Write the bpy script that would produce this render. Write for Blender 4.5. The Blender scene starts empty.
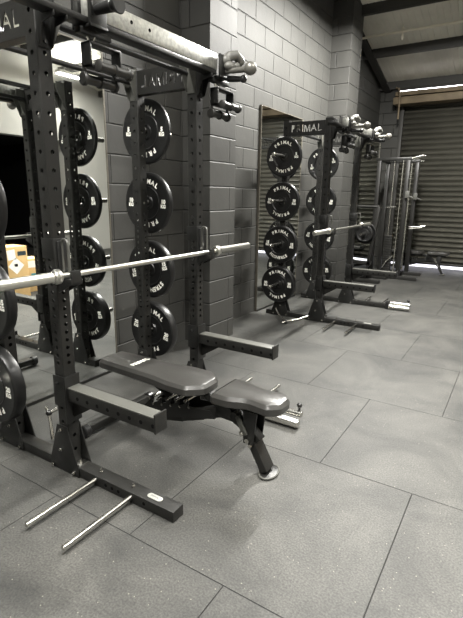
import bpy, bmesh, math, random
from mathutils import Vector, Matrix
random.seed(4)
PI = math.pi
C = bpy.context.scene.collection
S = 0.0376

# ------------------------------------------------------------------ materials
def mat(name, col, rough=0.5, metal=0.0, spec=0.5, bump=None, speck=None, var=None):
    m = bpy.data.materials.new(name); m.use_nodes = True
    nt = m.node_tree; b = nt.nodes['Principled BSDF']
    b.inputs['Base Color'].default_value = (*col, 1); b.inputs['Roughness'].default_value = rough
    b.inputs['Metallic'].default_value = metal; b.inputs['Specular IOR Level'].default_value = spec
    tc = nt.nodes.new('ShaderNodeTexCoord')
    if var:
        n = nt.nodes.new('ShaderNodeTexNoise'); n.inputs['Scale'].default_value = var[0]; n.inputs['Detail'].default_value = 5
        r = nt.nodes.new('ShaderNodeValToRGB'); r.color_ramp.elements[0].position = .35; r.color_ramp.elements[1].position = .68
        r.color_ramp.elements[0].color = (*[c*(1-var[1]) for c in col], 1); r.color_ramp.elements[1].color = (*[min(1, c*(1+var[1])) for c in col], 1)
        nt.links.new(tc.outputs['Object'], n.inputs['Vector']); nt.links.new(n.outputs['Fac'], r.inputs['Fac'])
        nt.links.new(r.outputs['Color'], b.inputs['Base Color'])
    if bump:
        n = nt.nodes.new('ShaderNodeTexNoise'); n.inputs['Scale'].default_value = bump[0]; n.inputs['Detail'].default_value = 3
        bp = nt.nodes.new('ShaderNodeBump'); bp.inputs['Strength'].default_value = bump[1]; bp.inputs['Distance'].default_value = .002
        nt.links.new(tc.outputs['Object'], n.inputs['Vector']); nt.links.new(n.outputs['Fac'], bp.inputs['Height'])
        nt.links.new(bp.outputs['Normal'], b.inputs['Normal'])
    return m

def emis(name, col, st):
    m = bpy.data.materials.new(name); m.use_nodes = True
    b = m.node_tree.nodes['Principled BSDF']; b.inputs['Base Color'].default_value = (*col, 1)
    b.inputs['Emission Color'].default_value = (*col, 1); b.inputs['Emission Strength'].default_value = st
    return m

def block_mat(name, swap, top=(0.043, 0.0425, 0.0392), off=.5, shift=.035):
    m = bpy.data.materials.new(name); m.use_nodes = True
    nt = m.node_tree; N = nt.nodes; L = nt.links; b = N['Principled BSDF']
    g = N.new('ShaderNodeNewGeometry'); sep = N.new('ShaderNodeSeparateXYZ'); L.new(g.outputs['Position'], sep.inputs[0])
    cb = N.new('ShaderNodeCombineXYZ')
    ad = N.new('ShaderNodeMath'); ad.operation = 'ADD'; ad.inputs[1].default_value = 20*.225 + .027
    L.new(sep.outputs['Z'], ad.inputs[0])
    ah = N.new('ShaderNodeMath'); ah.operation = 'ADD'; ah.inputs[1].default_value = 20*.45 + shift
    L.new(sep.outputs[swap], ah.inputs[0])
    L.new(ah.outputs[0], cb.inputs[0]); L.new(ad.outputs[0], cb.inputs[1])
    def brick(mortar, smooth):
        t = N.new('ShaderNodeTexBrick'); t.offset = off; t.inputs['Scale'].default_value = 1
        t.inputs['Mortar Size'].default_value = mortar; t.inputs['Mortar Smooth'].default_value = smooth
        t.inputs['Brick Width'].default_value = .45; t.inputs['Row Height'].default_value = .225
        t.inputs['Bias'].default_value = 0
        L.new(cb.outputs[0], t.inputs['Vector']); return t
    tb = brick(.006, .35)
    tb.inputs['Color1'].default_value = (.9, .9, .9, 1); tb.inputs['Color2'].default_value = (1.08, 1.08, 1.08, 1); tb.inputs['Mortar'].default_value = (.8, .8, .8, 1)
    mul = N.new('ShaderNodeMix'); mul.data_type = 'RGBA'; mul.blend_type = 'MULTIPLY'; mul.inputs['Factor'].default_value = 1
    mul.inputs['A'].default_value = (*top, 1); L.new(tb.outputs['Color'], mul.inputs['B'])
    n0 = N.new('ShaderNodeTexNoise'); n0.inputs['Scale'].default_value = 2.2; n0.inputs['Detail'].default_value = 6
    L.new(g.outputs['Position'], n0.inputs['Vector'])
    mr = N.new('ShaderNodeMapRange'); mr.inputs['From Min'].default_value = .3; mr.inputs['From Max'].default_value = .7
    mr.inputs['To Min'].default_value = .88; mr.inputs['To Max'].default_value = 1.1; L.new(n0.outputs['Fac'], mr.inputs['Value'])
    mul2 = N.new('ShaderNodeMix'); mul2.data_type = 'RGBA'; mul2.blend_type = 'MULTIPLY'; mul2.inputs['Factor'].default_value = 1
    L.new(mul.outputs['Result'], mul2.inputs['A']); L.new(mr.outputs[0], mul2.inputs['B'])
    L.new(mul2.outputs['Result'], b.inputs['Base Color'])
    b.inputs['Roughness'].default_value = .62; b.inputs['Specular IOR Level'].default_value = .35
    n1 = N.new('ShaderNodeTexNoise'); n1.inputs['Scale'].default_value = 140; n1.inputs['Detail'].default_value = 4
    L.new(g.outputs['Position'], n1.inputs['Vector'])
    n2 = N.new('ShaderNodeTexNoise'); n2.inputs['Scale'].default_value = 9; L.new(g.outputs['Position'], n2.inputs['Vector'])
    b1 = N.new('ShaderNodeBump'); b1.inputs['Strength'].default_value = .35; b1.inputs['Distance'].default_value = .002; L.new(n1.outputs['Fac'], b1.inputs['Height'])
    b1b = N.new('ShaderNodeBump'); b1b.inputs['Strength'].default_value = .4; b1b.inputs['Distance'].default_value = .006; L.new(n2.outputs['Fac'], b1b.inputs['Height'])
    L.new(b1.outputs[0], b1b.inputs['Normal'])
    tb2 = brick(.009, .9)
    b2 = N.new('ShaderNodeBump'); b2.inputs['Strength'].default_value = 1; b2.inputs['Distance'].default_value = .012; b2.invert = True
    L.new(tb2.outputs['Fac'], b2.inputs['Height']); L.new(b1b.outputs[0], b2.inputs['Normal']); L.new(b2.outputs[0], b.inputs['Normal'])
    return m

def floor_mat():
    m = bpy.data.materials.new('rubber_tiles'); m.use_nodes = True
    nt = m.node_tree; N = nt.nodes; L = nt.links; b = N['Principled BSDF']
    g = N.new('ShaderNodeNewGeometry'); mp = N.new('ShaderNodeMapping'); L.new(g.outputs['Position'], mp.inputs['Vector'])
    mp.inputs['Location'].default_value = (1.288-.5+20, -1.2224+20, 0)
    def brick(ms, sm):
        t = N.new('ShaderNodeTexBrick'); t.offset = .5; t.inputs['Scale'].default_value = 1
        t.inputs['Brick Width'].default_value = 1; t.inputs['Row Height'].default_value = 1
        t.inputs['Mortar Size'].default_value = ms; t.inputs['Mortar Smooth'].default_value = sm
        L.new(mp.outputs[0], t.inputs['Vector']); return t
    t = brick(.0019, .1); t.inputs['Color1'].default_value = (.93, .93, .93, 1); t.inputs['Color2'].default_value = (1.07, 1.07, 1.07, 1); t.inputs['Mortar'].default_value = (.1, .1, .1, 1)
    # dusty patches
    n = N.new('ShaderNodeTexNoise'); n.inputs['Scale'].default_value = 1.7; n.inputs['Detail'].default_value = 8; n.inputs['Roughness'].default_value = .65; n.inputs['Distortion'].default_value = .6
    L.new(g.outputs['Position'], n.inputs['Vector'])
    r = N.new('ShaderNodeValToRGB'); r.color_ramp.elements[0].position = .3; r.color_ramp.elements[1].position = .72
    r.color_ramp.elements[0].color = (.017, .0173, .0162, 1); r.color_ramp.elements[1].color = (.062, .0605, .055, 1)
    L.new(n.outputs['Fac'], r.inputs['Fac'])
    # fine granules
    n3 = N.new('ShaderNodeTexNoise'); n3.inputs['Scale'].default_value = 120; n3.inputs['Detail'].default_value = 2; L.new(g.outputs['Position'], n3.inputs['Vector'])
    mr3 = N.new('ShaderNodeMapRange'); mr3.inputs['From Min'].default_value = .3; mr3.inputs['From Max'].default_value = .7; mr3.inputs['To Min'].default_value = .6; mr3.inputs['To Max'].default_value = 1.4
    L.new(n3.outputs['Fac'], mr3.inputs['Value'])
    # pale flecks
    v = N.new('ShaderNodeTexVoronoi'); v.inputs['Scale'].default_value = 42; L.new(g.outputs['Position'], v.inputs['Vector'])
    lt = N.new('ShaderNodeMath'); lt.operation = 'LESS_THAN'; lt.inputs[1].default_value = .12; L.new(v.outputs['Distance'], lt.inputs[0])
    sp = N.new('ShaderNodeSeparateColor'); L.new(v.outputs['Color'], sp.inputs[0])
    lt2 = N.new('ShaderNodeMath'); lt2.operation = 'LESS_THAN'; lt2.inputs[1].default_value = .22; L.new(sp.outputs[0], lt2.inputs[0])
    an = N.new('ShaderNodeMath'); an.operation = 'MULTIPLY'; L.new(lt.outputs[0], an.inputs[0]); L.new(lt2.outputs[0], an.inputs[1])
    def mul(a, c):
        x = N.new('ShaderNodeMix'); x.data_type = 'RGBA'; x.blend_type = 'MULTIPLY'; x.inputs['Factor'].default_value = 1
        L.new(a, x.inputs['A']); L.new(c, x.inputs['B']); return x.outputs['Result']
    o = mul(r.outputs['Color'], mr3.outputs[0]); o = mul(o, t.outputs['Color'])
    x = N.new('ShaderNodeMix'); x.data_type = 'RGBA'; L.new(an.outputs[0], x.inputs['Factor']); L.new(o, x.inputs['A']); x.inputs['B'].default_value = (.13, .125, .105, 1)
    L.new(x.outputs['Result'], b.inputs['Base Color'])
    b.inputs['Roughness'].default_value = .6; b.inputs['Specular IOR Level'].default_value = .4
    b1 = N.new('ShaderNodeBump'); b1.inputs['Strength'].default_value = .5; b1.inputs['Distance'].default_value = .002; L.new(n3.outputs['Fac'], b1.inputs['Height'])
    t2 = brick(.003, .8); b2 = N.new('ShaderNodeBump'); b2.invert = True; b2.inputs['Distance'].default_value = .004; L.new(t2.outputs['Fac'], b2.inputs['Height']); L.new(b1.outputs[0], b2.inputs['Normal'])
    L.new(b2.outputs[0], b.inputs['Normal'])
    return m

M = {}
M['steel'] = mat('black_powder_coat', (.010, .0098, .0088), .40, 0, .42, (400, .3))
M['gusset'] = mat('black_plate_steel', (.007, .007, .0065), .38, 0, .5, (400, .25))
M['rubber'] = mat('bumper_rubber', (.0055, .0055, .0055), .36, 0, .5, (300, .2))
M['plastic'] = mat('black_plastic', (.012, .012, .012), .3)
M['chrome'] = mat('chrome', (.62, .61, .57), .22, 1)
M['worn'] = mat('brushed_bar_steel', (.60, .59, .54), .34, 1, .5, (90, .15))
M['galv'] = mat('worn_steel_beam', (.42, .42, .39), .36, .75, .5, (60, .15), None, (45, .22))
M['vinyl'] = mat('black_vinyl', (.028, .027, .025), .30, 0, .8, (260, .3))
M['white'] = mat('white_lettering', (.80, .79, .72), .6)
M['liner'] = mat('grey_plastic_liner', (.06, .06, .053), .45)
M['silver'] = mat('silver_badge', (.5, .5, .46), .35, .6)
M['card'] = mat('cardboard', (.55, .37, .17), .8, 0, .2, None, None, (6, .12))
M['label'] = mat('white_paper', (.8, .78, .72), .7)
M['ink'] = mat('dark_ink', (.02, .035, .04), .6)
M['teal'] = mat('teal_tape', (.03, .22, .27), .5)
M['grip'] = mat('grey_resin_grip', (.12, .118, .108), .45, 0, .5, (40, .4))
M['slat'] = mat('shutter_slat', (.075, .072, .059), .42, .25, .5, None, None, (3, .12))
M['shbox'] = mat('shutter_box_paint', (.13, .10, .062), .6, 0, .4, None, None, (5, .25))
M['purlin'] = mat('purlin_paint', (.022, .021, .018), .6)
M['sheet'] = mat('roof_liner_sheet', (.62, .60, .53), .6, 0, .3, None, None, (1.5, .12))
M['wallw'] = mat('white_wall_paint', (.44, .432, .40), .7)
M['dark'] = mat('dark_void', (.004, .004, .004), .9, 0, .1)  # near-black colour standing in for shade in holes and the doorway
M['floor'] = floor_mat()
M['blockY'] = block_mat('painted_blocks_long', 'Y'); M['blockX'] = block_mat('painted_blocks_cross', 'X')
M['blockP'] = block_mat('painted_blocks_pier', 'Y', off=.25, shift=-3.585)
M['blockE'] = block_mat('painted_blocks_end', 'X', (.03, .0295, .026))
M['mirror'] = mat('mirror_glass', (.86, .88, .86), .015, 1)
M['mframe'] = mat('mirror_edge', (.12, .11, .09), .4, .3)
M['tube'] = emis('lit_tube', (1, .96, 1), 9)
M['tubeoff'] = mat('cream_conduit', (.62, .58, .48), .4)
M['day'] = emis('daylight_gap', (.93, .92, 1), 1.6)
M['ballmetal'] = mat('worn_grey_ball', (.16, .155, .14), .38, .5)
M['griprub'] = mat('grip_rubber', (.018, .0175, .016), .4)
M['rod'] = mat('polished_rod', (.8, .79, .73), .2, 1)

# ------------------------------------------------------------------ mesh builder
class MB:
    def __init__(s): s.v = []; s.f = []; s.mi = []
    def add(s, vs, fs, mi=0):
        o = len(s.v); s.v += [tuple(v) for v in vs]; s.f += [tuple(i+o for i in f) for f in fs]; s.mi += [mi]*len(fs); return s
    def box(s, a, b, mi=0, ch=0.0):
        x0, y0, z0 = [min(p, q) for p, q in zip(a, b)]; x1, y1, z1 = [max(p, q) for p, q in zip(a, b)]
        if ch <= 0:
            vs = [(x0,y0,z0),(x1,y0,z0),(x1,y1,z0),(x0,y1,z0),(x0,y0,z1),(x1,y0,z1),(x1,y1,z1),(x0,y1,z1)]
            return s.add(vs, [(0,3,2,1),(4,5,6,7),(0,1,5,4),(1,2,6,5),(2,3,7,6),(3,0,4,7)], mi)
        bm = bmesh.new(); bmesh.ops.create_cube(bm, size=1)
        for v in bm.verts: v.co = Vector(((x0+x1)/2+v.co.x*(x1-x0), (y0+y1)/2+v.co.y*(y1-y0), (z0+z1)/2+v.co.z*(z1-z0)))
        bmesh.ops.bevel(bm, geom=bm.edges[:], offset=ch, segments=2, profile=.5, affect='EDGES')
        return s.bm(bm, mi)
    def bm(s, bm, mi=0, mx=None):
        bm.verts.index_update()
        vs = [(mx @ v.co if mx else v.co.copy()) for v in bm.verts]; fs = [[v.index for v in f.verts] for f in bm.faces]
        s.add(vs, fs, mi); bm.free(); return s
    def beam(s, p, q, w, h, mi=0, ch=0.0, up=(0,0,1)):
        # rectangular bar from p to q; w sideways, h along up
        p = Vector(p); q = Vector(q); d = q-p; L = d.length; d.normalize(); u = Vector(up)
        sd = d.cross(u).normalized(); u = sd.cross(d).normalized()
        t = MB(); t.box((0,-w/2,-h/2), (L,w/2,h/2), 0, ch)
        mx = Matrix((( d.x,-sd.x,u.x,p.x),(d.y,-sd.y,u.y,p.y),(d.z,-sd.z,u.z,p.z),(0,0,0,1)))
        return s.add([mx @ Vector(v) for v in t.v], t.f, mi)
    def lathe(s, p, q, prof, n=24, mi=0, cap=True):
        # prof: list of (r, t) t in metres along p->q
        p = Vector(p); d = (Vector(q)-p).normalized(); a = d.orthogonal().normalized(); b = d.cross(a)
        vs = []; fs = []
        for r, t in prof:
            for k in range(n):
                th = 2*PI*k/n; vs.append(p+d*t+(a*math.cos(th)+b*math.sin(th))*r)
        for i in range(len(prof)-1):
            for k in range(n):
                k2 = (k+1) % n; fs.append((i*n+k, i*n+k2, (i+1)*n+k2, (i+1)*n+k))
        if cap: fs.append(tuple(range(n))[::-1]); fs.append(tuple((len(prof)-1)*n+k for k in range(n)))
        return s.add(vs, fs, mi)
    def cyl(s, p, q, r, n=20, mi=0, r2=None, ch=0):
        L = (Vector(q)-Vector(p)).length; r2 = r if r2 is None else r2
        prof = [(r-ch, 0), (r, ch), (r2, L-ch), (r2-ch, L)] if ch else [(r, 0), (r2, L)]
        return s.lathe(p, q, prof, n, mi)
    def ball(s, c, r, n=20, mi=0, sc=(1,1,1)):
        bm = bmesh.new(); bmesh.ops.create_uvsphere(bm, u_segments=n, v_segments=n//2, radius=r)
        return s.bm(bm, mi, Matrix.Translation(c) @ Matrix.Diagonal((*sc, 1)))
    def path(s, pts, r, n=12, mi=0):
        pts = [Vector(p) for p in pts]; vs = []; fs = []; ref = None
        for i, p in enumerate(pts):
            d = (pts[min(i+1, len(pts)-1)]-pts[max(i-1, 0)]).normalized()
            if ref is None: ref = d.orthogonal()
            a = (ref-d*ref.dot(d)).normalized(); ref = a; b = d.cross(a)
            for k in range(n): th = 2*PI*k/n; vs.append(p+(a*math.cos(th)+b*math.sin(th))*r)
        for i in range(len(pts)-1):
            for k in range(n): k2 = (k+1) % n; fs.append((i*n+k, i*n+k2, (i+1)*n+k2, (i+1)*n+k))
        fs.append(tuple(range(n))[::-1]); fs.append(tuple((len(pts)-1)*n+k for k in range(n)))
        return s.add(vs, fs, mi)
    def prism(s, poly, axis, a, b, mi=0, ch=0):
        # poly: 2D points; axis 'y' -> (x,z) points extruded y from a to b ; 'z' -> (x,y) ; 'x' -> (y,z)
        def P(u, v, w): return {'y': (u, w, v), 'z': (u, v, w), 'x': (w, u, v)}[axis]
        n = len(poly)
        bm = bmesh.new()
        lo = [bm.verts.new(P(u, v, a)) for u, v in poly]; hi = [bm.verts.new(P(u, v, b)) for u, v in poly]
        bm.faces.new(lo); bm.faces.new(hi[::-1])
        for i in range(n): bm.faces.new((lo[i], hi[i], hi[(i+1) % n], lo[(i+1) % n]))
        bmesh.ops.recalc_face_normals(bm, faces=bm.faces[:])
        if ch: bmesh.ops.bevel(bm, geom=bm.edges[:], offset=ch, segments=2, profile=.5, affect='EDGES')
        return s.bm(bm, mi)
    def build(s, name, m, parent=None, smooth=True, recalc=True):
        me = bpy.data.meshes.new(name); me.from_pydata([tuple(v) for v in s.v], [], s.f); me.update()
        ms = m if isinstance(m, (list, tuple)) else [m]
        for x in ms: me.materials.append(M[x] if isinstance(x, str) else x)
        for p, i in zip(me.polygons, s.mi): p.material_index = min(i, len(ms)-1)
        if recalc:
            bm = bmesh.new(); bm.from_mesh(me); bmesh.ops.recalc_face_normals(bm, faces=bm.faces[:]); bm.to_mesh(me); bm.free()
        if smooth:
            me.shade_smooth(); me.set_sharp_from_angle(angle=math.radians(32))
        o = bpy.data.objects.new(name, me); C.objects.link(o)
        if parent: o.parent = parent
        return o

def split(o):
    """one object per separate piece of o (pieces whose boxes touch stay together)"""
    me = o.data; n = len(me.vertices); par = list(range(n))
    def find(a):
        while par[a] != a: par[a] = par[par[a]]; a = par[a]
        return a
    for e in me.edges: par[find(e.vertices[0])] = find(e.vertices[1])
    isl = {}
    for v in me.vertices: isl.setdefault(find(v.index), []).append(v.co)
    keys = list(isl); bb = {k: ([min(c[i] for c in isl[k])-.0008 for i in range(3)], [max(c[i] for c in isl[k])+.0008 for i in range(3)]) for k in keys}
    cp = {k: k for k in keys}
    def cf(a):
        while cp[a] != a: a = cp[a]
        return a
    for i, a in enumerate(keys):
        for b in keys[i+1:]:
            if all(bb[a][0][q] <= bb[b][1][q] and bb[b][0][q] <= bb[a][1][q] for q in range(3)): cp[cf(a)] = cf(b)
    roots = sorted(set(cf(k) for k in keys))
    if len(roots) < 2: return [o]
    out = []
    for r_ in roots:
        bm = bmesh.new(); bm.from_mesh(me); bm.verts.ensure_lookup_table()
        bmesh.ops.delete(bm, geom=[v for v in bm.verts if cf(find(v.index)) != r_], context='VERTS')
        m2 = bpy.data.meshes.new(o.name); bm.to_mesh(m2); bm.free()
        if not m2.materials:
            for x in me.materials: m2.materials.append(x)
        o2 = bpy.data.objects.new(o.name.split('.')[0], m2); C.objects.link(o2); o2.parent = o.parent; out.append(o2)
    bpy.data.objects.remove(o)
    return out
def tag(o, label, cat, group=None):
    o['label'] = label; o['category'] = cat
    if group: o['group'] = group
    return o
def thing(name, label, cat, loc=(0,0,0), rz=0, group=None):
    o = bpy.data.objects.new(name, None); C.objects.link(o); o.empty_display_size = .1
    o.location = loc; o.rotation_euler = (0, 0, rz); return tag(o, label, cat, group)
def struct(o): o['kind'] = 'structure'; return o
def copy_tree(o, parent=None):
    kids = [k for k in bpy.data.objects if k.parent == o]
    c = o.copy(); C.objects.link(c)
    if parent: c.parent = parent
    for k in kids: copy_tree(k, c)
    return c

# text as polygons (verts 2D, faces)
_tc = {}
def glyphs(txt, size, depth=0.0, bold=.0):
    key = (txt, size, depth, bold)
    if key in _tc: return _tc[key]
    cu = bpy.data.curves.new('t', 'FONT'); cu.body = txt; cu.size = size; cu.align_x = 'CENTER'; cu.align_y = 'CENTER'
    cu.extrude = depth; cu.offset = bold; cu.resolution_u = 3
    o = bpy.data.objects.new('t', cu); C.objects.link(o); bpy.context.view_layer.update()
    dg = bpy.context.evaluated_depsgraph_get(); me = o.evaluated_get(dg).to_mesh()
    r = ([v.co.copy() for v in me.vertices], [tuple(p.vertices) for p in me.polygons])
    o.evaluated_get(dg).to_mesh_clear(); bpy.data.objects.remove(o); bpy.data.curves.remove(cu)
    _tc[key] = r; return r

# ------------------------------------------------------------------ the setting
XW, XP, YE, XR, YN = -2.82, -2.51, 10.1, 4.0, -3.0
def roof_z(y): return 3.55-.25*(y-9.95)
struct(MB().box((XW-.3, YN-.3, -.1), (XR+3.3, YE+.6, 0)).build('floor', 'floor', smooth=False))
w = MB().prism([(YN-.3, 0), (YE, 0), (YE, roof_z(YE)+.3), (YN-.3, roof_z(YN)+.3)], 'x', XW-.25, XW)
struct(w.build('wall_left', 'blockY', smooth=False))
for i, (a, b) in enumerate([(3.59, 4.03), (7.22, 7.70), (-.05, .40)]):
    w = MB(); zt = roof_z(a)+.25
    w.box((XW, a, 0), (XP, b, zt))
    # faces towards +-Y use the cross mapping
    w.mi = [1 if k in (2, 4) else 0 for k in range(6)]
    struct(w.build('trim_%d' % (i+1), ['blockP', 'blockX'], smooth=False))
# end wall with the shutter opening
SX0, SX1, SZ = -2.40, 2.6, 3.22
w = MB(); w.box((XW-.25, YE, 0), (SX0, YE+.25, 4.3)); w.box((SX1, YE, 0), (XR+.3, YE+.25, 4.3)); w.box((SX0, YE, SZ+.05), (SX1, YE+.25, 4.3))
struct(w.build('wall_back', 'blockE', smooth=False))
# right wall with an unlit doorway
w = MB(); D0, D1, DZ = 3.2, 7.62, 2.68
w.prism([(YN-.3, 0), (D0, 0), (D0, roof_z(D0)+.3), (YN-.3, roof_z(YN)+.3)], 'x', XR, XR+.25)
w.prism([(D1, 0), (YE+.25, 0), (YE+.25, roof_z(YE)+.2), (D1, roof_z(D1)+.3)], 'x', XR, XR+.25)
w.prism([(D0, DZ), (D1, DZ), (D1, roof_z(D1)+.3), (D0, roof_z(D0)+.3)], 'x', XR, XR+.25)
struct(w.build('wall_right', 'wallw', smooth=False))
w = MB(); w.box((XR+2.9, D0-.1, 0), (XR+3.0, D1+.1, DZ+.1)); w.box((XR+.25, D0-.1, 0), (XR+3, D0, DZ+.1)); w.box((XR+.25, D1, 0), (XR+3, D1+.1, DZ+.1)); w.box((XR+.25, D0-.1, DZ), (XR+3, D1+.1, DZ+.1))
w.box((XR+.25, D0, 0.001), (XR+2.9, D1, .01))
struct(w.build('dark_doorway_box', 'dark', smooth=False))  # near-black box puts the doorway's darkness into its colour
struct(MB().box((XW-.25, YN-.3, 0), (XR+.25, YN-.05, 7.3)).build('wall_front', 'wallw', smooth=False))
# roof: ribbed liner sheet falling towards the shutter
w = MB(); x = XW-.3; prof = []
while x < XR+.3:
    prof += [(x, 0), (x+.07, 0), (x+.078, .008), (x+.092, .008)]; x += .1
vs = []; fs = []
for (px, pz) in prof:
    for y in (YN-.3, YE+.3): vs.append((px, y, roof_z(y)+.15+pz))
for i in range(len(prof)-1): fs.append((2*i, 2*i+1, 2*i+3, 2*i+2))
w.add(vs, fs)
o = w.build('ceiling', 'sheet', smooth=False, recalc=False); struct(o)
sd = o.modifiers.new('solid', 'SOLIDIFY'); sd.thickness = .02; sd.offset = 1
k = 10
for y in [-2.4, -1.1, .2, 1.5, 2.8, 4.1, 5.4, 6.7, 7.62, 8.80, 9.99]:
    w = MB(); z = roof_z(y); w.beam((XW, y, z+.075), (XR, y, z+.075), .07, .15)
    struct(w.build('trim_%d' % k, 'purlin', smooth=False)); k += 1
w = MB(); xr = XW+.14
w.beam((xr, YN, roof_z(YN)-.0), (xr, YE, roof_z(YE)-.0), .13, .012); w.beam((xr, YN, roof_z(YN)+.075), (xr, YE, roof_z(YE)+.075), .012, .15); w.beam((xr, YN, roof_z(YN)+.145), (xr, YE, roof_z(YE)+.145), .13, .012)
struct(w.build('trim_%d' % k, 'purlin', smooth=False)); k += 1

# roller shutter (door_1)
w = MB(); pitch = .1; z = .16; pr = []
while z < SZ+.1:
    for a, d in ((0, 0), (.030, .002), (.036, .018), (.048, .030), (.062, .034), (.076, .028), (.088, .012), (.094, .0)): pr.append((z+a, d))
    z += pitch
vs = []; fs = []
for zz, d in pr:
    for xx in (SX0+.02, SX1-.02): vs.append((xx, YE+.06-d, zz))
for i in range(len(pr)-1): fs.append((2*i, 2*i+1, 2*i+3, 2*i+2))
w.add(vs, fs)
door = w.build('door_1', 'slat', recalc=False); struct(door)
door.modifiers.new('s', 'SOLIDIFY').thickness = .004
split(MB().box((SX0, YE-.02, 0), (SX0+.07, YE+.1, SZ), ch=.004).box((SX1-.07, YE-.02, 0), (SX1, YE+.1, SZ), ch=.004).build('guide_rail', 'purlin', door))
MB().box((SX0+.07, YE+.03, .12), (SX1-.07, YE+.09, .17), ch=.006).build('bottom_bar', 'purlin', door)
w = MB(); w.box((SX0-.08, YE-.34, SZ+.0), (SX1+.08, YE-.02, SZ+.13), ch=.01).box((SX0-.08, YE-.22, SZ+.17), (SX1+.08, YE-.02, SZ+.25), ch=.01)
w.build('shutter_box', 'shbox', door)
w = MB(); w.path([(SX0-.05, YE-.3, SZ+.30), (SX0+.02, YE-.38, SZ+.27), (SX0+.05, YE-.38, SZ+.15), (SX0+.05, YE-.37, SZ-.1), (SX0+.05, YE-.37, SZ-.28)], .016)
w.build('chain_pull', 'shbox', door)
# glowing strip added as daylight in the gap under the shutter
struct(MB().box((SX0-.5, YE+.5, 0), (SX1+.5, YE+.55, .35)).build('daylight_strip', 'day', smooth=False))
# lit tube above the shutter
t = thing('tube_light', 'lit white fluorescent tube above the roller shutter', 'light', (-.2, 9.95, 3.474))
MB().cyl((-2.2, 0, 0), (2.2, 0, 0), .018).build('tube', 'tube', t)
MB().box((-2.25, -.03, .018), (2.25, .03, .072), ch=.004).build('housing', 'purlin', t)
# cream conduit under the roof with two drops
t = thing('conduit', 'thin cream conduit pipe running across under the roof', 'pipe', (-.6, 8.15, roof_z(8.15)-.01))
MB().cyl((-2.2, 0, 0), (4.4, 0, 0), .02, 12).build('pipe', 'tubeoff', t)
MB().cyl((-1.42, 0, .1), (-1.42, 0, -.12), .008, 8).cyl((-1.42, 0, -.05), (-1.42, 0, -.11), .02, 10).cyl((-1.42, 0, .02), (-1.42, 0, .05), .026, 10).build('drop', 'tubeoff', t)

# wall mirrors
def mirror(y0, y1, label, rz=0):
    t = thing('wall_mirror', label, 'mirror', (XW+abs(math.sin(rz))*(y1-y0)/2, (y0+y1)/2, 0), rz, 'tall wall mirrors behind the racks')
    h = (y1-y0)/2
    MB().box((.003, -h, .022), (.028, h, 2.5)).build('mirror_glass', 'mirror', t, smooth=False)
    MB().box((.0, -h, 0), (.042, h, .022)).build('base_rail', 'gusset', t, smooth=False)
    MB().box((.0, -h-.008, 0), (.032, -h, 2.505)).box((0, h, 0), (.032, h+.012, 2.505)).box((0, -h, 2.5), (.030, h, 2.508)).build('mirror_edge', 'mframe', t, smooth=False)
mirror(1.37, 2.6, 'tall frameless wall mirror behind the nearest rack')
mirror(.45, 1.35, 'tall wall mirror left of the nearest rack')
mirror(5.06, 6.24, 'tall wall mirror behind the middle rack, reflecting shutter slats')
mirror(8.45, 9.66, 'tall wall mirror in the far corner beside the roller shutter', -.14)

# ------------------------------------------------------------------ rack
HZ = []
z = 2.23
while z > 1.27: HZ.append(z); z -= .0822
z += .0822-.0411
while z > .66: HZ.append(z); z -= .0411
while z > .12: HZ.append(z); z -= .0822
HZ.sort()
ZT = 2.31
def post(cx, cy, parent, z0=.058, name='upright', holes=HZ):
    mb = MB(); c = .005; h = S-c; R = .0112
    bounds = [z0]+[(a+b)/2 for a, b in zip(holes, holes[1:])]+[ZT]
    for (nx, ny) in ((1,0),(0,1),(-1,0),(0,-1)):
        tx, ty = -ny, nx
        def P(u, zz, off=0): return (cx+nx*(S-off)+tx*u, cy+ny*(S-off)+ty*u, zz)
        for i, hz in enumerate(holes):
            a, b = bounds[i], bounds[i+1]
            outer = [(-h, a), (0, a), (h, a), (h, hz), (h, b), (0, b), (-h, b), (-h, hz)]
            inner = [(R*math.cos(t), hz+R*math.sin(t)) for t in [math.radians(225+45*k) for k in range(8)]]
            vs = [P(u, q) for u, q in outer]+[P(u, q) for u, q in inner]+[P(u, q, .004) for u, q in inner]
            fs = []
            for k2 in range(8):
                j = (k2+1) % 8; fs.append((k2, j, 8+j, 8+k2)); fs.append((8+k2, 8+j, 16+j, 16+k2))
            mb.add(vs, fs)
            # inner wall panel
            vs = [P(u*.9, q, .004) for u, q in outer]+[P(u, q, .004) for u, q in inner]
            mb.add(vs, [((k2+1) % 8, k2, 8+k2, 8+(k2+1) % 8) for k2 in range(8)])
        e0 = (cx+nx*S+tx*h, cy+ny*S+ty*h); e1 = (cx+nx*h+tx*S, cy+ny*h+ty*S)
        mb.add([(*e0, z0), (*e1, z0), (*e1, ZT), (*e0, ZT)], [(0, 1, 2, 3)])
    mb.box((cx-S+.002, cy-S+.002, ZT-.004), (cx+S-.002, cy+S-.002, ZT))
    return mb.build(name, 'steel', parent, recalc=False)

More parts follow.
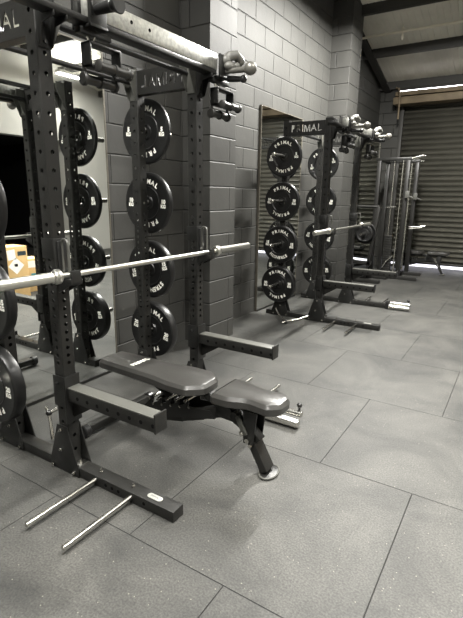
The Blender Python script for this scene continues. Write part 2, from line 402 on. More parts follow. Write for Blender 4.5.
def text_plate(parent, y, th, flip):
    """header plate between rear and front upright with PRIMAL cut through it"""
    x0, x1, z0, z1 = -.507+S, -S, 2.137, 2.287
    pl = MB().box((x0, y-th/2, z0), (x1, y+th/2, z1)).build('header_plate', 'steel', parent, smooth=False)
    cx = (x0+x1)/2; sg = -1 if flip else 1; mb = MB()
    for i, ch in enumerate('PRIMAL'):
        vs, fs = glyphs(ch, .105, .02, .0016)
        if ch == 'M':
            pm = [(-.040, -.0365), (-.024, -.0365), (-.022, .012), (-.007, -.0365), (.007, -.0365), (.022, .012), (.024, -.0365), (.040, -.0365), (.035, .0365), (.018, .0365), (0, -.012), (-.018, .0365), (-.035, .0365)]
            n = len(pm); vs = [Vector((a, b, .02)) for a, b in pm]+[Vector((a, b, -.02)) for a, b in pm]
            fs = [tuple(range(n))[::-1], tuple(range(n, 2*n))]+[(k2, (k2+1) % n, n+(k2+1) % n, n+k2) for k2 in range(n)]
        off = (-.165, -.098, -.050, .004, .082, .150)[i]
        vv = [(cx+sg*(off+v.x), y-v.z, (z0+z1)/2+v.y) for v in vs]
        mb.add(vv, fs if not flip else [f[::-1] for f in fs])
    cut = mb.build('cut', 'steel', None, smooth=False)
    b = pl.modifiers.new('b', 'BOOLEAN'); b.object = cut; b.operation = 'DIFFERENCE'; b.solver = 'EXACT'
    cut.parent = parent
    bpy.context.view_layer.update(); dg = bpy.context.evaluated_depsgraph_get()
    me = bpy.data.meshes.new_from_object(pl.evaluated_get(dg)); pl.modifiers.clear()
    if len(me.polygons) > 20: pl.data = me
    bpy.data.objects.remove(cut)
    # flanges top and bottom
    return pl

def gusset(cx, cy, parent, front=1):
    for s in (-1, 1):
        mb = MB(); poly = [(-.125, .0), (.105, .0), (.105, .04), (.032, .275), (-.045, .275), (-.125, .04)]
        y0 = cy+s*(S+.0005)
        mb.prism([(cx+u*front, v+.002) for u, v in poly], 'y', y0, y0+s*.007, ch=.0012)
        g = mb.build('foot_gusset', 'gusset', parent)
        mb = MB()
        for bx, bz in ((-.008, .255), (-.02, .135), (-.100, .022), (.072, .025)):
            mb.cyl((cx+bx*front, y0+s*.007, bz), (cx+bx*front, y0+s*.016, bz), .010, 6)
            mb.cyl((cx+bx*front, y0+s*.016, bz), (cx+bx*front, y0+s*.024, bz), .005, 8)
        split(mb.build('bolt', 'chrome', g))
    mb = MB().box((cx+front*.04, cy-.03, .060), (cx+front*.10, cy+.03, .064), ch=.001)
    mb.cyl((cx+front*.07, cy, .064), (cx+front*.07, cy, .08), .008, 6)
    mb.build('foot_bolt', 'chrome', parent)

def jcup(cx, cy, parent):
    # inner face +X of the upright, bar rests at z 1.075
    mb = MB()
    mb.box((cx-S-.006, cy-S-.006, 1.165), (cx+S+.004, cy-S-.0005, 1.262), ch=.0015)   # wrap plate on the -Y face
    mb.box((cx+S+.0005, cy-S-.004, 1.03), (cx+S+.007, cy+S+.002, 1.262), ch=.0015)     # back plate
    mb.box((cx+S+.007, cy-.028, 1.045), (cx+S+.105, cy+.028, 1.058), ch=.0015)          # seat
    mb.box((cx+S+.093, cy-.028, 1.045), (cx+S+.105, cy+.028, 1.115), ch=.002)           # lip
    for s in (-1, 1):
        mb.prism([(cx+S+.007, 1.0), (cx+S+.105, 1.05), (cx+S+.105, 1.075), (cx+S+.007, 1.075)], 'y', cy+s*.027, cy+s*.033, ch=.001)
    o = mb.build('j_cup', 'gusset', parent)
    pts = []
    x0, x1, z0, z1 = cx+S+.012, cx+S+.058, 1.06, 1.258
    for k2 in range(9): a = PI-PI*k2/8; pts.append(((x0+x1)/2+math.cos(a)*(x1-x0)/2, cy-.0, z1-.024+math.sin(a)*.024))
    MB().path([(x0, cy, 1.06)]+pts+[(x1, cy, 1.16), (x1, cy, 1.085)], .007, 10).build('guard_loop', 'liner', o)
    MB().box((cx+S+.008, cy-.026, 1.058), (cx+S+.092, cy+.026, 1.074), ch=.003).box((cx+S+.007, cy-.026, 1.074), (cx+S+.016, cy+.026, 1.25), ch=.003).build('liner', 'plastic', o)
    return o

def safety_arm(cx, cy, parent):
    mb = MB()
    mb.box((cx+S+.014, cy-.0376, .430), (cx+.642, cy+.0376, .497), ch=.003)
    mb.box((cx+.642, cy-.040, .426), (cx+.651, cy+.040, .520), ch=.0015)       # end plate with raised lip
    mb.prism([(cx+S+.01, .33), (cx+S+.02, .33), (cx+.22, .430), (cx+S+.01, .430)], 'y', cy-.006, cy+.006, ch=.001)
    a = mb.build('safety_arm', 'steel', parent)
    MB().box((cx+S+.016, cy-.0366, .497), (cx+.642, cy+.0366, .504), ch=.002).build('liner', 'liner', a)
    mb = MB()
    for k2 in range(8):
        zx = cx+.13+.072*k2
        mb.cyl((zx, cy-.0390, .462), (zx, cy-.0372, .462), .010, 12)
    split(mb.build('hole_disc', 'dark', a))  # dark discs on the arm, shade of the holes put into colour
    mb = MB().box((cx+S+.0005, cy-S-.010, .30), (cx+S+.012, cy+S+.010, .56), ch=.002)
    mb.box((cx-S-.004, cy-S-.010, .39), (cx+S+.012, cy-S-.002, .56), ch=.002).box((cx-S-.004, cy+S+.002, .39), (cx+S+.012, cy+S+.010, .56), ch=.002)
    mb.build('mount_bracket', 'gusset', a)
    MB().cyl((cx-.005, cy-S-.010, .52), (cx-.005, cy-S-.022, .52), .009, 6).cyl((cx+.005, cy+S+.01, .40), (cx+.005, cy+S+.06, .40), .012, 12).ball((cx+.005, cy+S+.075, .40), .02, 12).build('pop_pin', 'plastic', a)

def grip_unit(y, parent, ball=True):
    """sliding pull-up attachment on the top beam: clamp, stem grip with ball, climbing holds, hanging double roller grip"""
    bx = .12   # beam centre x (local)
    mb = MB(); mb.box((bx-.062, y-.05, 2.190), (bx+.062, y+.05, 2.203), ch=.002).box((bx-.062, y-.05, 2.190), (bx-.048, y+.05, 2.345), ch=.002).box((bx+.045, y-.05, 2.190), (bx+.059, y+.05, 2.325), ch=.002)
    mb.box((bx-.02, y-.075, 2.165), (bx+.02, y+.11, 2.192), ch=.004)
    c = mb.build('clamp', 'gusset', parent)
    # ball grip out to +X
    if ball:
        mb = MB()
        mb.cyl((bx+.055, y+.02, 2.235), (bx+.20, y+.02, 2.232), .015, 16, r2=.019, ch=.002)
        mb.ball((bx+.235, y+.02, 2.232), .040, 20)
        mb.build('ball_grip', 'ballmetal', c)
        mb = MB(); mb.cyl((bx+.05, y+.055, 2.20), (bx+.17, y+.055, 2.185), .02, 14, r2=.016, ch=.003); mb.ball((bx+.165, y+.055, 2.187), .024, 14)
        mb.build('cone_grip', 'plastic', c)
        mb = MB()
        mb.path([(bx+.055, y+.02, 2.30), (bx+.075, y+.035, 2.325), (bx+.095, y+.07, 2.335), (bx+.10, y+.11, 2.315)], .030, 14); mb.ball((bx+.10, y+.115, 2.31), .032, 14); mb.ball((bx+.057, y+.015, 2.298), .034, 14)
        mb.ball((bx+.080, y+.03, 2.262), .038, 16, sc=(.9, 1.3, .8)); mb.ball((bx+.095, y+.08, 2.275), .024, 14)
        mb.build('climbing_hold', 'grip', c)
    else:
        MB().cyl((bx+.05, y-.01, 2.262), (bx+.16, y-.01, 2.262), .020, 18, r2=.026, ch=.003).cyl((bx+.16, y-.01, 2.262), (bx+.20, y-.01, 2.262), .026, 18, r2=.040, ch=.004).build('cone_grip', 'plastic', c)
        MB().box((bx+.059, y-.05, 2.23), (bx+.064, y-.035, 2.43), ch=.001).build('clamp_plate', 'gusset', c)
    # hanging grip
    h = MB(); h.path([(bx, y-.015, 2.222), (bx-.01, y-.02, 2.19), (bx, y-.01, 2.15)], .008, 8); h.path([(bx+.01, y+.015, 2.222), (bx+.015, y+.02, 2.19), (bx+.005, y+.01, 2.15)], .006, 8)
    hs = h.build('swivel_hook', 'chrome', c)
    f = MB(); y0, y1, z0, z1 = y-.035, y+.160, 2.035, 2.14; tk = .010; wd = .03
    for a, b in (((y0, z0), (y0+tk, z1)), ((y1-tk, z0), (y1, z1)), ((y0, z1-tk), (y1, z1)), ((y0, z0), (y1, z0+tk))):
        f.box((bx-wd, a[0], a[1]), (bx+wd, b[0], b[1]), ch=.0015)
    fr = f.build('grip_frame', 'gusset', c)
    g = MB()
    g.lathe((bx+.045, y-.01, 2.040), (bx+.045, y+.20, 2.040), [(.02, 0), (.027, .004), (.027, .012), (.021, .016), (.021, .098), (.027, .1), (.027, .112), (.021, .116), (.021, .19), (.027, .194), (.027, .206), (.02, .21)], 18)
    g.build('roller_grip', 'griprub', fr)
    g = MB()
    g.lathe((bx-.02, y-.045, 1.988), (bx-.02, y+.165, 1.988), [(.024, 0), (.031, .006), (.031, .016), (.022, .022), (.022, .098), (.028, .1), (.028, .112), (.022, .116), (.022, .19), (.031, .194), (.031, .204), (.024, .21)], 18)
    g.box((bx-.028, y-.035, 1.99), (bx-.012, y-.025, 2.04)); g.box((bx-.028, y+.15, 1.99), (bx-.012, y+.16, 2.04))
    g.build('roller_grip', 'griprub', fr)

W = 1.1436; XB = -.507
def wedge(cx, cy, sy, parent):
    """tapering bracket on the inner face holding the round crossbar"""
    mb = MB(); y0 = cy+sy*(S+.0005)
    mb.box((cx-.034, y0, 2.10), (cx+.034, y0+sy*.006, 2.30), ch=.001)
    for s in (-1, 1): mb.prism([(y0, 2.11), (y0+sy*.015, 2.11), (y0+sy*.075, 2.24), (y0+sy*.075, 2.29), (y0, 2.29)], 'x', cx+s*.034, cx+s*.028)
    return mb.build('bar_bracket', 'liner', parent)

def make_rack(label, holes=True, feet=(True, True)):
    t = thing('power_rack', label, 'rack', (0, 0, 0), 0, 'black power racks along the block wall')
    for j, cy in enumerate((0.0, W)):
        xe = .7416 if j == 0 else .55
        mb = MB().box((-.69, cy-S, 0.002), (xe, cy+S, .058), ch=.003)
        ft = mb.build('floor_foot', 'steel', t)
        # bolts, badge and dark discs painted as side holes
        mb = MB(); 
        for bx in (.231, .459): mb.cyl((bx, cy+.0, .058), (bx, cy, .068), .009, 6); mb.cyl((bx, cy, .068), (bx, cy, .082), .005, 8)
        split(mb.build('foot_stud', 'chrome', ft))
        s = -1 if j == 0 else 1
        mb = MB()
        for hx in (.30, .345, .39, .56): mb.cyl((hx, cy-S-.0012, .03), (hx, cy-S+.001, .03), .009, 12)
        split(mb.build('foot_hole_disc', 'dark', ft))  # flat dark discs give the shaded look of holes
        if j == 0:
            n = 20; poly = [(.60+.028*math.copysign(1, math.cos(a))+.016*math.cos(a), cy+.016*math.sin(a)) for a in [2*PI*(k2+.5)/n for k2 in range(n)]]
            MB().prism(poly, 'z', .058, .0605, ch=.0005).build('badge', 'silver', ft)
            vs, fs = glyphs('PRIMAL', .016)
            MB().add([(.60+v.x, cy+v.y, .0608) for v in vs], fs).build('badge_lettering', 'ink', ft, smooth=False)
        gusset(0, cy, t, 1); gusset(XB, cy, t, -1)
        post(0, cy, t); post(XB, cy, t)
        text_plate(t, cy-S+.006, .006, j == 1)
        split(MB().box((XB+S, cy-S+.01, 2.137), (-S, cy+S-.01, 2.143)).box((XB+S, cy-S+.01, 2.281), (-S, cy+S-.01, 2.287)).build('header_flange', 'steel', t, smooth=False))
        # floor pegs
        for px in (.227, .478):
            pg = MB().cyl((px, cy+s*S, .035), (px, cy+s*(S+.40), .035), .0125, 16, ch=.002).build('band_peg', 'chrome', t)
        # storage pegs on the rear upright
        for pz in (1.915, 1.41, .905, .415):
            mb = MB().lathe((XB, cy+s*S, pz), (XB, cy+s*(S+.36), pz), [(.036, 0), (.036, .006), (.021, .007), (.021, .312), (.017, .318)], 20)
            pg = mb.build('storage_peg', 'chrome', t)
        jcup(0, cy, t); safety_arm(0, cy, t)
        wedge(0, cy, -s, t); wedge(XB, cy, -s, t)
        # beam bracket on +X face
        mb = MB()
        mb.box((S+.0005, cy-.034, 2.085), (S+.008, cy+.034, 2.31), ch=.001)
        for q in (-1, 1): mb.prism([(S+.006, 2.09), (S+.016, 2.09), (.082, 2.17), (.160, 2.185), (.160, 2.204), (.082, 2.204), (.082, 2.29), (S+.006, 2.30)], 'y', cy+q*.036, cy+q*.030, ch=.0008)
        bb = mb.build('beam_bracket', 'gusset', t)
        split(MB().cyl((S+.008, cy, 2.19), (S+.018, cy, 2.19), .014, 6).cyl((S+.008, cy, 2.11), (S+.014, cy, 2.11), .010, 6).build('bolt', 'plastic', bb))
    MB().cyl((-.034, S+.005, 2.22), (-.034, W-S-.005, 2.22), .0155, 16).build('pull_up_bar', 'plastic', t)
    MB().cyl((XB, S+.005, 2.21), (XB, W-S-.005, 2.21), .0155, 16).build('pull_up_bar', 'plastic', t)
    MB().box((.083, -.30, 2.205), (.157, W+.02, 2.231), ch=.003).build('carrier_rail', 'gusset', t)
    mb = MB().box((.083, .175, 2.232), (.157, W+.025, 2.324), ch=.003)
    bm_ = mb.build('top_beam', 'galv', t)
    mb = MB()
    for hy in (.42, .55): mb.cyl((.1565, hy, 2.285), (.1585, hy, 2.285), .009, 12)
    split(mb.build('beam_hole_disc', 'dark', bm_))  # dark discs painted as shaded holes in the beam
    # landmine sleeve at the end of the far foot
    mb = MB().box((.55, W-.075, .004), (.60, W+.045, .10), ch=.004).cyl((.575, W-.05, .055), (.575, W+.05, .055), .018, 12)
    lm = mb.build('landmine_joint', 'gusset', t)
    MB().lathe((.60, W-.055, .038), (.86, W-.055, .038), [(.036, 0), (.036, .02), (.030, .022), (.030, .252), (.026, .26)], 20).build('landmine_sleeve', 'chrome', lm)
    MB().lathe((.60, W+.01, .075), (.85, W+.01, .075), [(.022, 0), (.022, .25), (.018, .255)], 18).build('landmine_tube', 'chrome', lm)
    MB().cyl((.83, W+.02, .09), (.83, W+.02, .125), .008, 10).ball((.83, W+.02, .13), .018, 12).build('locking_knob', 'plastic', lm)
    return t

R1 = (-1.9121, 1.4217, 0, 0.0)
R2 = (-1.957, 5.10, 0, 0.02)
rack = make_rack('black power rack nearest the camera, barbell resting across its uprights')
rack.location = R1[:3]
rack2 = copy_tree(rack); rack2['label'] = 'second black power rack, standing beyond the first block pier'
rack2.location = R2[:3]; rack2.rotation_euler = (0, 0, R2[3])
grip_unit(.19, rack, False); grip_unit(1.22, rack)
grip_unit(.19, rack2); grip_unit(1.22, rack2)
def inrack(R, x, y, z):
    c, s = math.cos(R[3]), math.sin(R[3]); return (R[0]+x*c-y*s, R[1]+x*s+y*c, z)

# ------------------------------------------------------------------ bumper plates
def make_plate(kg, th, bottom='PRIMAL'):
    R = .225; h = th/2
    def side(sg):
        return [(.026, sg*h*.92), (.050, sg*h*.92), (.056, sg*(h-.010)), (.112, sg*(h-.007)), (.118, sg*(h-.001)), (.122, sg*(h+.0005)), (.126, sg*(h-.002)), (.196, sg*(h-.002)), (.203, sg*h), (.212, sg*h)]
    half = side(-1)+[(.221, -h*.82), (R, -h*.5)]; prof = half+[(R, h*.5), (.221, h*.82)]+side(1)[::-1]
    n = 56; vs = []; fs = []
    for r, y in prof:
        for k2 in range(n): a = 2*PI*k2/n; vs.append((r*math.cos(a), y, r*math.sin(a)))
    m = len(prof)
    for i in range(m):
        i2 = (i+1) % m
        for k2 in range(n): k3 = (k2+1) % n; fs.append((i*n+k2, i*n+k3, i2*n+k3, i2*n+k2))
    root = MB().add(vs, fs).build('bumper_plate', 'rubber')
    mb = MB(); yo = h-.0015
    def put(txt, size, ang, rad, sg, bold=.0022, upright=False, dz=0):
        v0, f0 = glyphs(txt, size, 0, bold)
        # local frame: u = tangential (clockwise), v = outward
        for (fr) in (0,):
            out = []
            for v in v0:
                if upright: u_, w_ = v.x+rad*math.sin(ang), v.y+rad*math.cos(ang)+dz
                else:
                    ca, sa = math.cos(ang), math.sin(ang)
                    u_ = v.x*ca+(rad+v.y)*sa; w_ = -v.x*sa+(rad+v.y)*ca
                out.append((u_ if sg < 0 else -u_, sg*yo+sg*.0012, w_))
            mb.add(out, f0)
    for sg in (-1, 1):
        for txt, base in (('PRIMAL', 0), (bottom, PI)):
            step = .255 if len(txt) == 6 else .19
            for i, ch in enumerate(txt):
                put(ch, .047, base+(i-(len(txt)-1)/2)*step, .158, sg, .0020)
        for q in (-1, 1):
            put(str(kg), .040, q*PI/2, .160, sg, .0024, True, .016); put('KG', .034, q*PI/2, .160, sg, .002, True, -.017)
    mb.build('lettering', 'white', root, smooth=False)
    hb = MB(); 
    for sg in (-1, 1): hb.lathe((0, sg*h*.90, 0), (0, sg*(h*.92+.002), 0), [(.027, 0), (.046, .0)], 28, cap=False)
    hb.lathe((0, -h*.93, 0), (0, h*.93, 0), [(.0262, 0), (.044, .0), (.044, th*.93), (.0262, th*.93), (.0262, 0)], 28, cap=False).build('hub_ring', 'gusset', root)
    return root

kinds = {5: make_plate(5, .036), 10: make_plate(10, .045), 15: make_plate(15, .058, 'STRENGTH'), 20: make_plate(20, .075)}
used = set()
def place_plate(kg, R, j, z, label, group, rot=0.0, gap=.012, tilt=0):
    th = {5: .036, 10: .045, 15: .058, 20: .075}[kg]
    s = -1 if j == 0 else 1; y = (0 if j == 0 else W)+s*(S+gap+th/2)
    o = kinds[kg] if kg not in used else copy_tree(kinds[kg]); used.add(kg)
    o.location = inrack(R, XB, y, z); o.rotation_euler = (0, rot, R[3]+tilt)
    tag(o, label, 'weight plate', group)
    return th
# order from top to bottom: 5, 10, 15, 20 ; peg contact: plate hangs on the peg
def hang(z): return z-.0052
nm = {5: 'thin 5 kg', 10: '10 kg', 15: '15 kg', 20: 'thick 20 kg'}
pos = {5: 'topmost', 10: 'second down', 15: 'third down', 20: 'lowest'}
for R, rk, zs in ((R1, 'nearest rack', (1.915, 1.41, .905, .415)), (R2, 'middle rack', (1.915, 1.41, .905, .415))):
    for j, side in ((0, 'near side'), (1, 'far side')):
        for kg, z in zip((5, 10, 15, 20), zs):
            rt = {(1, 5): .05, (1, 10): .03, (1, 15): -.25, (1, 20): .2}.get((j, kg), .04) if R is R1 else {5: -.08, 10: .03, 15: .05, 20: -.03}[kg]*(1 if j == 0 else 3)
            place_plate(kg, R, j, hang(z), '%s bumper plate, %s, on the %s of the %s' % (nm[kg], pos[kg], side, rk), 'bumper plates on the %s of the %s' % (side, rk), rt, .004 if j == 0 else .03)

# ------------------------------------------------------------------ barbells
def make_barbell():
    t = thing('barbell', '', 'barbell')
    MB().cyl((0, -.66, 0), (0, .66, 0), .0142, 20).build('shaft', 'worn', t)
    for s in (-1, 1):
        MB().lathe((0, s*.655, 0), (0, s*1.1, 0), [(.016, -.012), (.030, -.010), (.036, -.004), (.036, .012), (.031, .016), (.027, .020), (.0252, .024), (.0252, .438), (.021, .445), (.010, .4455)], 28).build('sleeve', 'worn', t)
        MB().lathe((0, s*.68, 0), (0, s*.70, 0), [(.0262, 0), (.029, .003), (.029, .007), (.0262, .01)], 24).build('sleeve_ring', 'chrome', t)
    return t
bb = make_barbell(); bb['label'] = 'long silver barbell across the nearest rack, above the bench'
bb['group'] = 'silver barbells racked on the uprights'
bb.location = (R1[0]+.0957, 1.4217+.5905, 1.0892); bb.rotation_euler = (0, 0, -.0089)
b2 = copy_tree(bb); b2['label'] = 'smaller looking silver barbell racked on the middle power rack'
b2.location = inrack(R2, .09, .585, 1.0892); b2.rotation_euler = (0, 0, R2[3])

# ------------------------------------------------------------------ bench
def pad(outline, z0, z1, name, parent, xc, tiltf=None):
    bm = bmesh.new(); n = len(outline); c = (sum(p[0] for p in outline)/n, sum(p[1] for p in outline)/n)
    levels = [(z0, .008), (z0+.008, 0), (z1-.024, 0), (z1-.005, .014), (z1, .028)]
    rings = []
    for z, ins in levels:
        ring = []
        for i, (x, y) in enumerate(outline):
            a = Vector(outline[i-1]); b = Vector((x, y)); d = Vector(outline[(i+1) % n])
            t1 = (b-a).normalized(); t2 = (d-b).normalized(); nr = Vector((-(t1.y+t2.y), t1.x+t2.x)); nr.normalize()
            if nr.dot(Vector(c)-b) < 0: nr = -nr
            ring.append(bm.verts.new((x+nr.x*ins, y+nr.y*ins, z)))
        rings.append(ring)
    for r0, r1 in zip(rings, rings[1:]):
        for i in range(n): bm.faces.new((r0[i], r0[(i+1) % n], r1[(i+1) % n], r1[i]))
    bm.faces.new(rings[0][::-1]); bm.faces.new(rings[-1])
    bmesh.ops.recalc_face_normals(bm, faces=bm.faces[:])
    mb = MB().bm(bm)
    return mb.build(name, 'vinyl', parent)
def chamfered(pts, r=.03, seg=4):
    out = []; n = len(pts)
    for i in range(n):
        a, b, c = Vector(pts[i-1]), Vector(pts[i]), Vector(pts[(i+1) % n])
        ra = min(r, (a-b).length*.45, (c-b).length*.45)
        p = b+(a-b).normalized()*ra; q = b+(c-b).normalized()*ra
        for k2 in range(seg+1): t = k2/seg; out.append(tuple(p*(1-t)**2+b*2*t*(1-t)+q*t*t))
    return out
def make_bench():
    t = thing('weight_bench', '', 'bench')
    # local x along the bench, origin on the floor under its middle
    back = chamfered([(-.46, -.105), (-.47, 0), (-.46, .105), (.02, .125), (.13, .145), (.27, .145), (.355, .07), (.355, -.07), (.27, -.145), (.13, -.145), (.02, -.125)], .025)
    pad(back, .385, .45, 'back_pad', t, 0)
    vs, fs = glyphs('PRIMAL', .05, 0, .001)
    MB().add([(-.19-v.y*1.0, v.x*.9-.0, .4507) for v in vs], fs).build('pad_lettering', 'white', t, smooth=False)
    seat = chamfered([(.425, -.13), (.425, .13), (.53, .13), (.64, .09), (.76, .105), (.82, .055), (.82, -.055), (.76, -.105), (.64, -.09), (.53, -.13)], .025)
    pad(seat, .385, .45, 'seat_pad', t, 0)
    mb = MB()
    # spine: low at the rear, rising to the hinge, arching down to the front foot
    mb.beam((-.42, 0, .085), (.02, 0, .15), .06, .06, ch=.004)
    pts = [(.0, .15), (.15, .185), (.30, .24), (.42, .29), (.52, .285), (.60, .24), (.66, .175)]
    for a, b in zip(pts, pts[1:]): mb.beam((a[0], 0, a[1]), (b[0]+.01, 0, b[1]), .058, .06, ch=.003)
    mb.build('spine', 'steel', t)
    MB().beam((.35, 0, .37), (.50, 0, .30), .07, .05, ch=.004).box((.40, -.032, .27), (.50, .032, .385), ch=.004).build('hinge_block', 'gusset', t)
    MB().box((-.44, -.03, .355), (.33, .03, .386), ch=.003).build('back_pad_rail', 'steel', t)
    MB().box((.44, -.03, .355), (.76, .03, .386), ch=.003).build('seat_rail', 'steel', t)
    # front leg
    mb = MB().prism([(.595, .36), (.68, .36), (.66, .17), (.60, .17)], 'y', -.055, -.047, ch=.001).prism([(.595, .36), (.68, .36), (.66, .17), (.60, .17)], 'y', .047, .055, ch=.001).box((.60, -.047, .17), (.612, .047, .36))
    split(mb.build('seat_bracket', 'gusset', t))
    mb = MB().beam((.625, 0, .20), (.725, 0, .02), .085, .045, ch=.004)
    lg = mb.build('front_leg', 'steel', t)
    n = 28
    ring = [(.735+.046*math.cos(2*PI*k2/n), .070*math.sin(2*PI*k2/n)) for k2 in range(n)]
    MB().prism(ring, 'z', .001, .012, ch=.003).build('foot_plate', 'gusset', lg)
    MB().path([(.735+.048*math.cos(2*PI*k2/n), .072*math.sin(2*PI*k2/n), .009) for k2 in range(n+1)], .006, 8).build('foot_rim', 'liner', lg)
    mb = MB()
    for s in (-1, 1): mb.cyl((.63, s*.05, .195), (.63, s*.072, .195), .014, 12); mb.cyl((.645, s*.045, .165), (.645, s*.065, .165), .011, 8)
    mb.ball((.60, -.075, .235), .014, 10); mb.cyl((.60, -.06, .235), (.60, -.03, .235), .006, 8)
    split(mb.build('pivot_bolt', 'chrome', lg))
    MB().beam((.555, -.045, .31), (.615, -.06, .22), .012, .035, ch=.002).build('adjuster_lever', 'liner', t)
    # ladder with adjustment teeth under the back pad
    poly = [(-.12, .19), (-.08, .235)]
    for k2 in range(5):
        xx = -.07+.068*k2; poly += [(xx, .245+.012*k2), (xx+.012, .275+.012*k2), (xx+.034, .270+.012*k2), (xx+.030, .238+.012*k2)]
    poly += [(.38, .30), (.42, .26), (.0, .16)]
    split(MB().prism(poly, 'y', -.062, -.054).prism(poly, 'y', .054, .062).build('ladder', 'gusset', t))
    mb = MB()
    for k2 in range(5):
        xx = -.055+.068*k2; zz = .268+.012*k2
        mb.cyl((xx, -.075, zz), (xx, .075, zz), .009, 10)
        mb.cyl((xx+.02, -.066, zz-.035), (xx+.02, -.060, zz-.035), .008, 8)
    split(mb.build('ladder_rung', 'chrome', t))
    MB().beam((.10, 0, .26), (-.12, 0, .37), .05, .02, ch=.003).build('support_strut', 'steel', t)
    # rear foot
    mb = MB().beam((-.40, -.28, .045), (-.40, .28, .045), .055, .05, ch=.004).build('rear_foot', 'steel', t)
    for s in (-1, 1): MB().cyl((-.40, s*.265, .042), (-.40, s*.31, .042), .040, 20, ch=.005).build('wheel', 'plastic', t)
    MB().path([(-.42, -.06, .06), (-.50, -.06, .11), (-.50, .06, .11), (-.42, .06, .06)], .012).build('carry_handle', 'steel', t)
    return t
bench = make_bench(); bench['label'] = 'black padded weight bench in front, its seat nearest the camera'
bench['group'] = 'adjustable black weight benches'
bench.location = (-1.72, 1.975, 0)
bn2 = copy_tree(bench); bn2['label'] = 'distant black bench standing before the roller shutter'
bn2.location = (-1.94, 9.70, 0)

# ------------------------------------------------------------------ cable machine in the far corner
t = thing('cable_machine', 'tall black cable machine with chrome guide rods before the shutter', 'gym machine', (-1.84, 8.68, 0))
def P4(n_, x, y):
    MB().box((x-.035, y-.035, .05), (x+.035, y+.035, 2.1), ch=.004).build(n_, 'steel', t)
for x, y in ((0, 0), (-.5, 0), (.03, .62), (-.5, .62)): P4('upright', x, y)
MB().box((-.56, -.04, 0.002), (.34, .04, .06), ch=.004).build('floor_foot', 'steel', t)
MB().box((-.56, .58, 0.002), (.30, .66, .06), ch=.004).build('floor_foot', 'steel', t)
MB().box((-.54, .04, 0.002), (-.46, .58, .06), ch=.004).build('floor_beam', 'steel', t)
MB().box((-.56, -.035, 2.1), (.05, .035, 2.15), ch=.004).build('top_beam', 'steel', t)
MB().box((-.56, .585, 2.1), (.08, .655, 2.15), ch=.004).build('top_beam', 'steel', t)
MB().box((-.54, .035, 2.1), (-.46, .585, 2.15), ch=.004).build('top_beam', 'steel', t)
for y in (.0, .14): MB().cyl((.05, y, 2.13), (.24, y+.02, 2.18), .018, 12, ch=.003).build('storage_horn', 'chrome', t)
MB().cyl((.08, .62, 2.12), (.14, .62, 2.12), .02, 12).build('storage_horn', 'chrome', t)
for x, y, tp in ((-.085, -.02, 2.1), (-.05, .52, 2.08), (-.24, .02, 2.1)): MB().cyl((x, y, .12), (x, y, tp), .011, 10).build('guide_rod', 'rod', t)
for cx, cy in ((-.19, .01), (-.09, .60)):
    mb = MB()
    for k2 in range(15): mb.box((cx-.1, cy-.055, .12+.045*k2), (cx+.04, cy+.055, .160+.045*k2), ch=.003)
    mb.build('weight_stack', 'steel', t)
for x, y, z in ((.03, -.005, 1.53), (.05, .6, 1.5)): 
    MB().box((x-.02, y-.09, z-.07), (x+.05, y-.045, z+.05), ch=.006).cyl((x+.02, y-.06, z-.03), (x+.12, y-.06, z-.07), .014, 10).build('pulley_carriage', 'liner', t)
MB().cyl((-.30, -.06, 1.29), (-.13, -.06, 1.30), .018, 12, ch=.003).build('grip_handle', 'rod', t)
MB().cyl((.03, .45, .93), (.30, .47, .96), .010, 8).cyl((.03, .41, .90), (.26, .42, .93), .008, 8).build('cable_attachment', 'chrome', t)
MB().path([(-.28, -.05, .20), (-.20, -.08, .34), (-.12, -.05, .42)], .012, 8).build('rope_clip', 'rod', t)

# lever press machine with loaded discs behind the middle rack
t = thing('lever_machine', 'low black plate-loaded lever machine behind the middle rack', 'gym machine', (-2.40, 7.98, 0))
mb = MB().box((-.30, -.04, .002), (.42, .04, .06), ch=.004).box((-.30, .5, .002), (.42, .58, .06), ch=.004).box((-.04, .04, .002), (.04, .5, .06), ch=.004).build('base_frame', 'steel', t)
MB().box((-.30, -.035, .06), (-.23, .035, 1.28), ch=.004).beam((.20, 0, .30), (.30, 0, 1.30), .06, .06, ch=.004).build('upright', 'steel', t)
MB().cyl((-.28, 0, 1.31), (.31, 0, 1.31), .025, 14).build('top_bar', 'steel', t)
MB().cyl((-.30, -.01, 1.31), (-.18, -.01, 1.31), .032, 14, ch=.004).build('hand_grip', 'rod', t)
MB().beam((-.30, 0, .35), (.25, 0, .35), .06, .06, ch=.004).build('lever_arm', 'steel', t)
MB().cyl((-.22, -.12, .23), (-.05, -.12, .25), .03, 14, ch=.004).build('foot_roller', 'liner', t)
MB().cyl((.12, -.30, .86), (.12, .10, .86), .024, 14).build('loading_horn', 'chrome', t)
mb = MB()
mb.lathe((.12, -.04, .86), (.12, 0, .86), [(.03, 0), (.08, .0), (.085, .008), (.155, .008), (.17, 0), (.18, .004), (.18, .034), (.17, .038)], 32)
mb.build('disc', 'rubber', t)
mb = MB().lathe((.12, -.10, .86), (.12, -.06, .86), [(.03, 0), (.07, .0), (.075, .008), (.115, .008), (.13, 0), (.14, .004), (.14, .030), (.13, .034)], 32)
mb.build('disc', 'rubber', t)

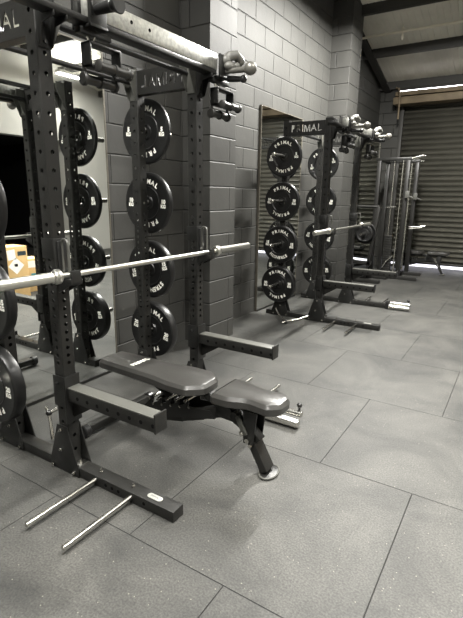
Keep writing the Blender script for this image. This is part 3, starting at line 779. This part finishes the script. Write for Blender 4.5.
# chrome row handles on the floor
def row_handle(pts, label, R=None, r=.013):
    t = thing('row_handle', label, 'cable handle', pts[0][0])
    b0 = Vector(pts[0][0])
    for i, pp in enumerate(pts): MB().path([Vector(q)-b0 for q in pp], r, 12).build('handle_bar', 'chrome', t)
    mb = MB(); mb.ball(Vector(pts[0][-1])-b0, r*1.8, 12); mb.build('swivel_eye', 'gusset', t)
row_handle([[(-2.47, 4.99, .10), (-2.36, 4.87, .05), (-2.215, 4.735, .028)], [(-2.215, 4.735, .028), (-2.13, 4.90, .03), (-2.05, 5.03+.0, .060)], [(-2.215, 4.735, .028), (-2.24, 4.67, .026)]], 'chrome V-shaped row handle lying against the middle rack foot')
row_handle([[(-2.235, 1.535, .02), (-2.26, 1.55, .10), (-2.285, 1.56, .17)], [(-2.285, 1.56, .17), (-2.34, 1.58, .185)], [(-2.285, 1.56, .17), (-2.25, 1.60, .19)]], 'small chrome T-shaped handle standing beside the nearest rack foot', r=.011)

# cardboard boxes opposite the mirror
def carton(loc, rz, sx, sy, sz, label, marks):
    t = thing('cardboard_box', label, 'box', loc, rz, 'cardboard boxes standing opposite the mirror')
    MB().box((-sx/2, -sy/2, 0), (sx/2, sy/2, sz), ch=.003).build('carton', 'card', t)
    for (u, v, w_, h_, m, rot) in marks:
        c, s_ = math.cos(rot), math.sin(rot)
        vs = []
        for a, b in ((-w_/2, -h_/2), (w_/2, -h_/2), (w_/2, h_/2), (-w_/2, h_/2)): vs.append((-sx/2-.0015, u+a*c-b*s_, v+a*s_+b*c))
        vs2 = [(x+.001, y, z) for x, y, z in vs]
        MB().add(vs+vs2, [(0,1,2,3),(4,5,6,7),(0,1,5,4),(1,2,6,5),(2,3,7,6),(3,0,4,7)]).build('shipping_label', m, t, smooth=False)
carton((.55, 3.80, 0), 0.0, .32, .33, .73, 'tall cardboard box with white diamond label, seen in the mirror', [(-.02, .46, .17, .17, 'label', .78), (-.08, .62, .12, .14, 'label', .1), (-.02, .47, .05, .04, 'ink', 0), (.08, .63, .13, .06, 'ink', 0)])
carton((.75, 4.22, 0), .1, .3, .28, .50, 'shorter cardboard box beside the tall one, seen in the mirror', [(-.03, .42, .2, .1, 'label', 0), (0, .2, .12, .16, 'teal', 0), (0, .2, .08, .1, 'ink', 0)])

# ------------------------------------------------------------------ lights
def area(name, loc, sx, sy, power, col=(1, .98, .925), rot=(0, 0, 0), spread=180):
    l = bpy.data.lights.new(name, 'AREA'); l.shape = 'RECTANGLE'; l.size = sx; l.size_y = sy; l.energy = power; l.color = col; l.spread = math.radians(spread)
    o = bpy.data.objects.new(name, l); C.objects.link(o); o.location = loc; o.rotation_euler = rot; return o
def batten(x, y, z, L, p, label, spread=180, up=0):
    t = thing('batten_light', label, 'light', (x, y, z), 0, 'batten lights hung under the roof')
    MB().box((-.06, -L/2, 0), (.06, L/2, .06), ch=.006).build('housing', 'wallw', t)
    MB().box((-.05, -L/2+.02, -.012), (.05, L/2-.02, 0), ch=.004).build('diffuser', 'tube', t)
    split(MB().cyl((0, -L/2+.2, .06), (0, -L/2+.2, roof_z(y)+.1-z), .004, 6).cyl((0, L/2-.2, .06), (0, L/2-.2, roof_z(y)+.1-z-.1), .004, 6).build('hanger_wire', 'purlin', t))
    area('batten_lamp', (x, y, z-.02), .12, L, p, spread=spread)
    if up: area('ceiling_fill', (x, y, z+.07), .12, L, up, rot=(PI, 0, 0))  # unseen upward light added to brighten the roof sheet
batten(-1.5, 6.0, 3.95, 1.7, 500, 'lit batten light over the middle rack')
batten(-1.6, .9, 4.2, 1.3, 110, 'lit batten light over the nearest rack')
batten(-.6, -.1, 4.4, 1.5, 170, 'lit batten light over the floor pegs of the nearest rack', 150)
batten(1.0, 2.6, 4.6, 1.5, 250, 'added batten light out in the room, brightening the floor', 105, 45)  # unseen lamp added to brighten the floor
batten(3.1, 7.3, 3.92, .9, 55, 'lit batten light along the white wall', 180, 45)
batten(2.2, 4.6, 4.1, 1.5, 100, 'second added batten light in the room, brightening the floor', 90, 40)  # another added lamp for floor brightness, kept out of view

wd = bpy.data.worlds.new('world'); bpy.context.scene.world = wd; wd.use_nodes = True
wd.node_tree.nodes['Background'].inputs[0].default_value = (.5, .5, .48, 1); wd.node_tree.nodes['Background'].inputs[1].default_value = .02

# ------------------------------------------------------------------ camera
cd = bpy.data.cameras.new('camera'); cam = bpy.data.objects.new('camera', cd); C.objects.link(cam)
r = Vector((0.84506586, 0.53450444, 0.0129886)); u = Vector((-0.14070694, 0.1988934, 0.9698675)); fw = Vector((-0.51581514, 0.8214295, -0.24328651))
cam.matrix_world = Matrix(((r.x, u.x, -fw.x, 0), (r.y, u.y, -fw.y, 0), (r.z, u.z, -fw.z, 1.4746), (0, 0, 0, 1)))
cd.sensor_fit = 'VERTICAL'; cd.sensor_height = 36; cd.lens = 36*455.1/618; cd.clip_start = .02
bpy.context.scene.camera = cam
sc = bpy.context.scene
sc.view_settings.view_transform = 'Standard'; sc.view_settings.look = 'None'; sc.view_settings.gamma = 1
sc.view_settings.exposure = 0.4
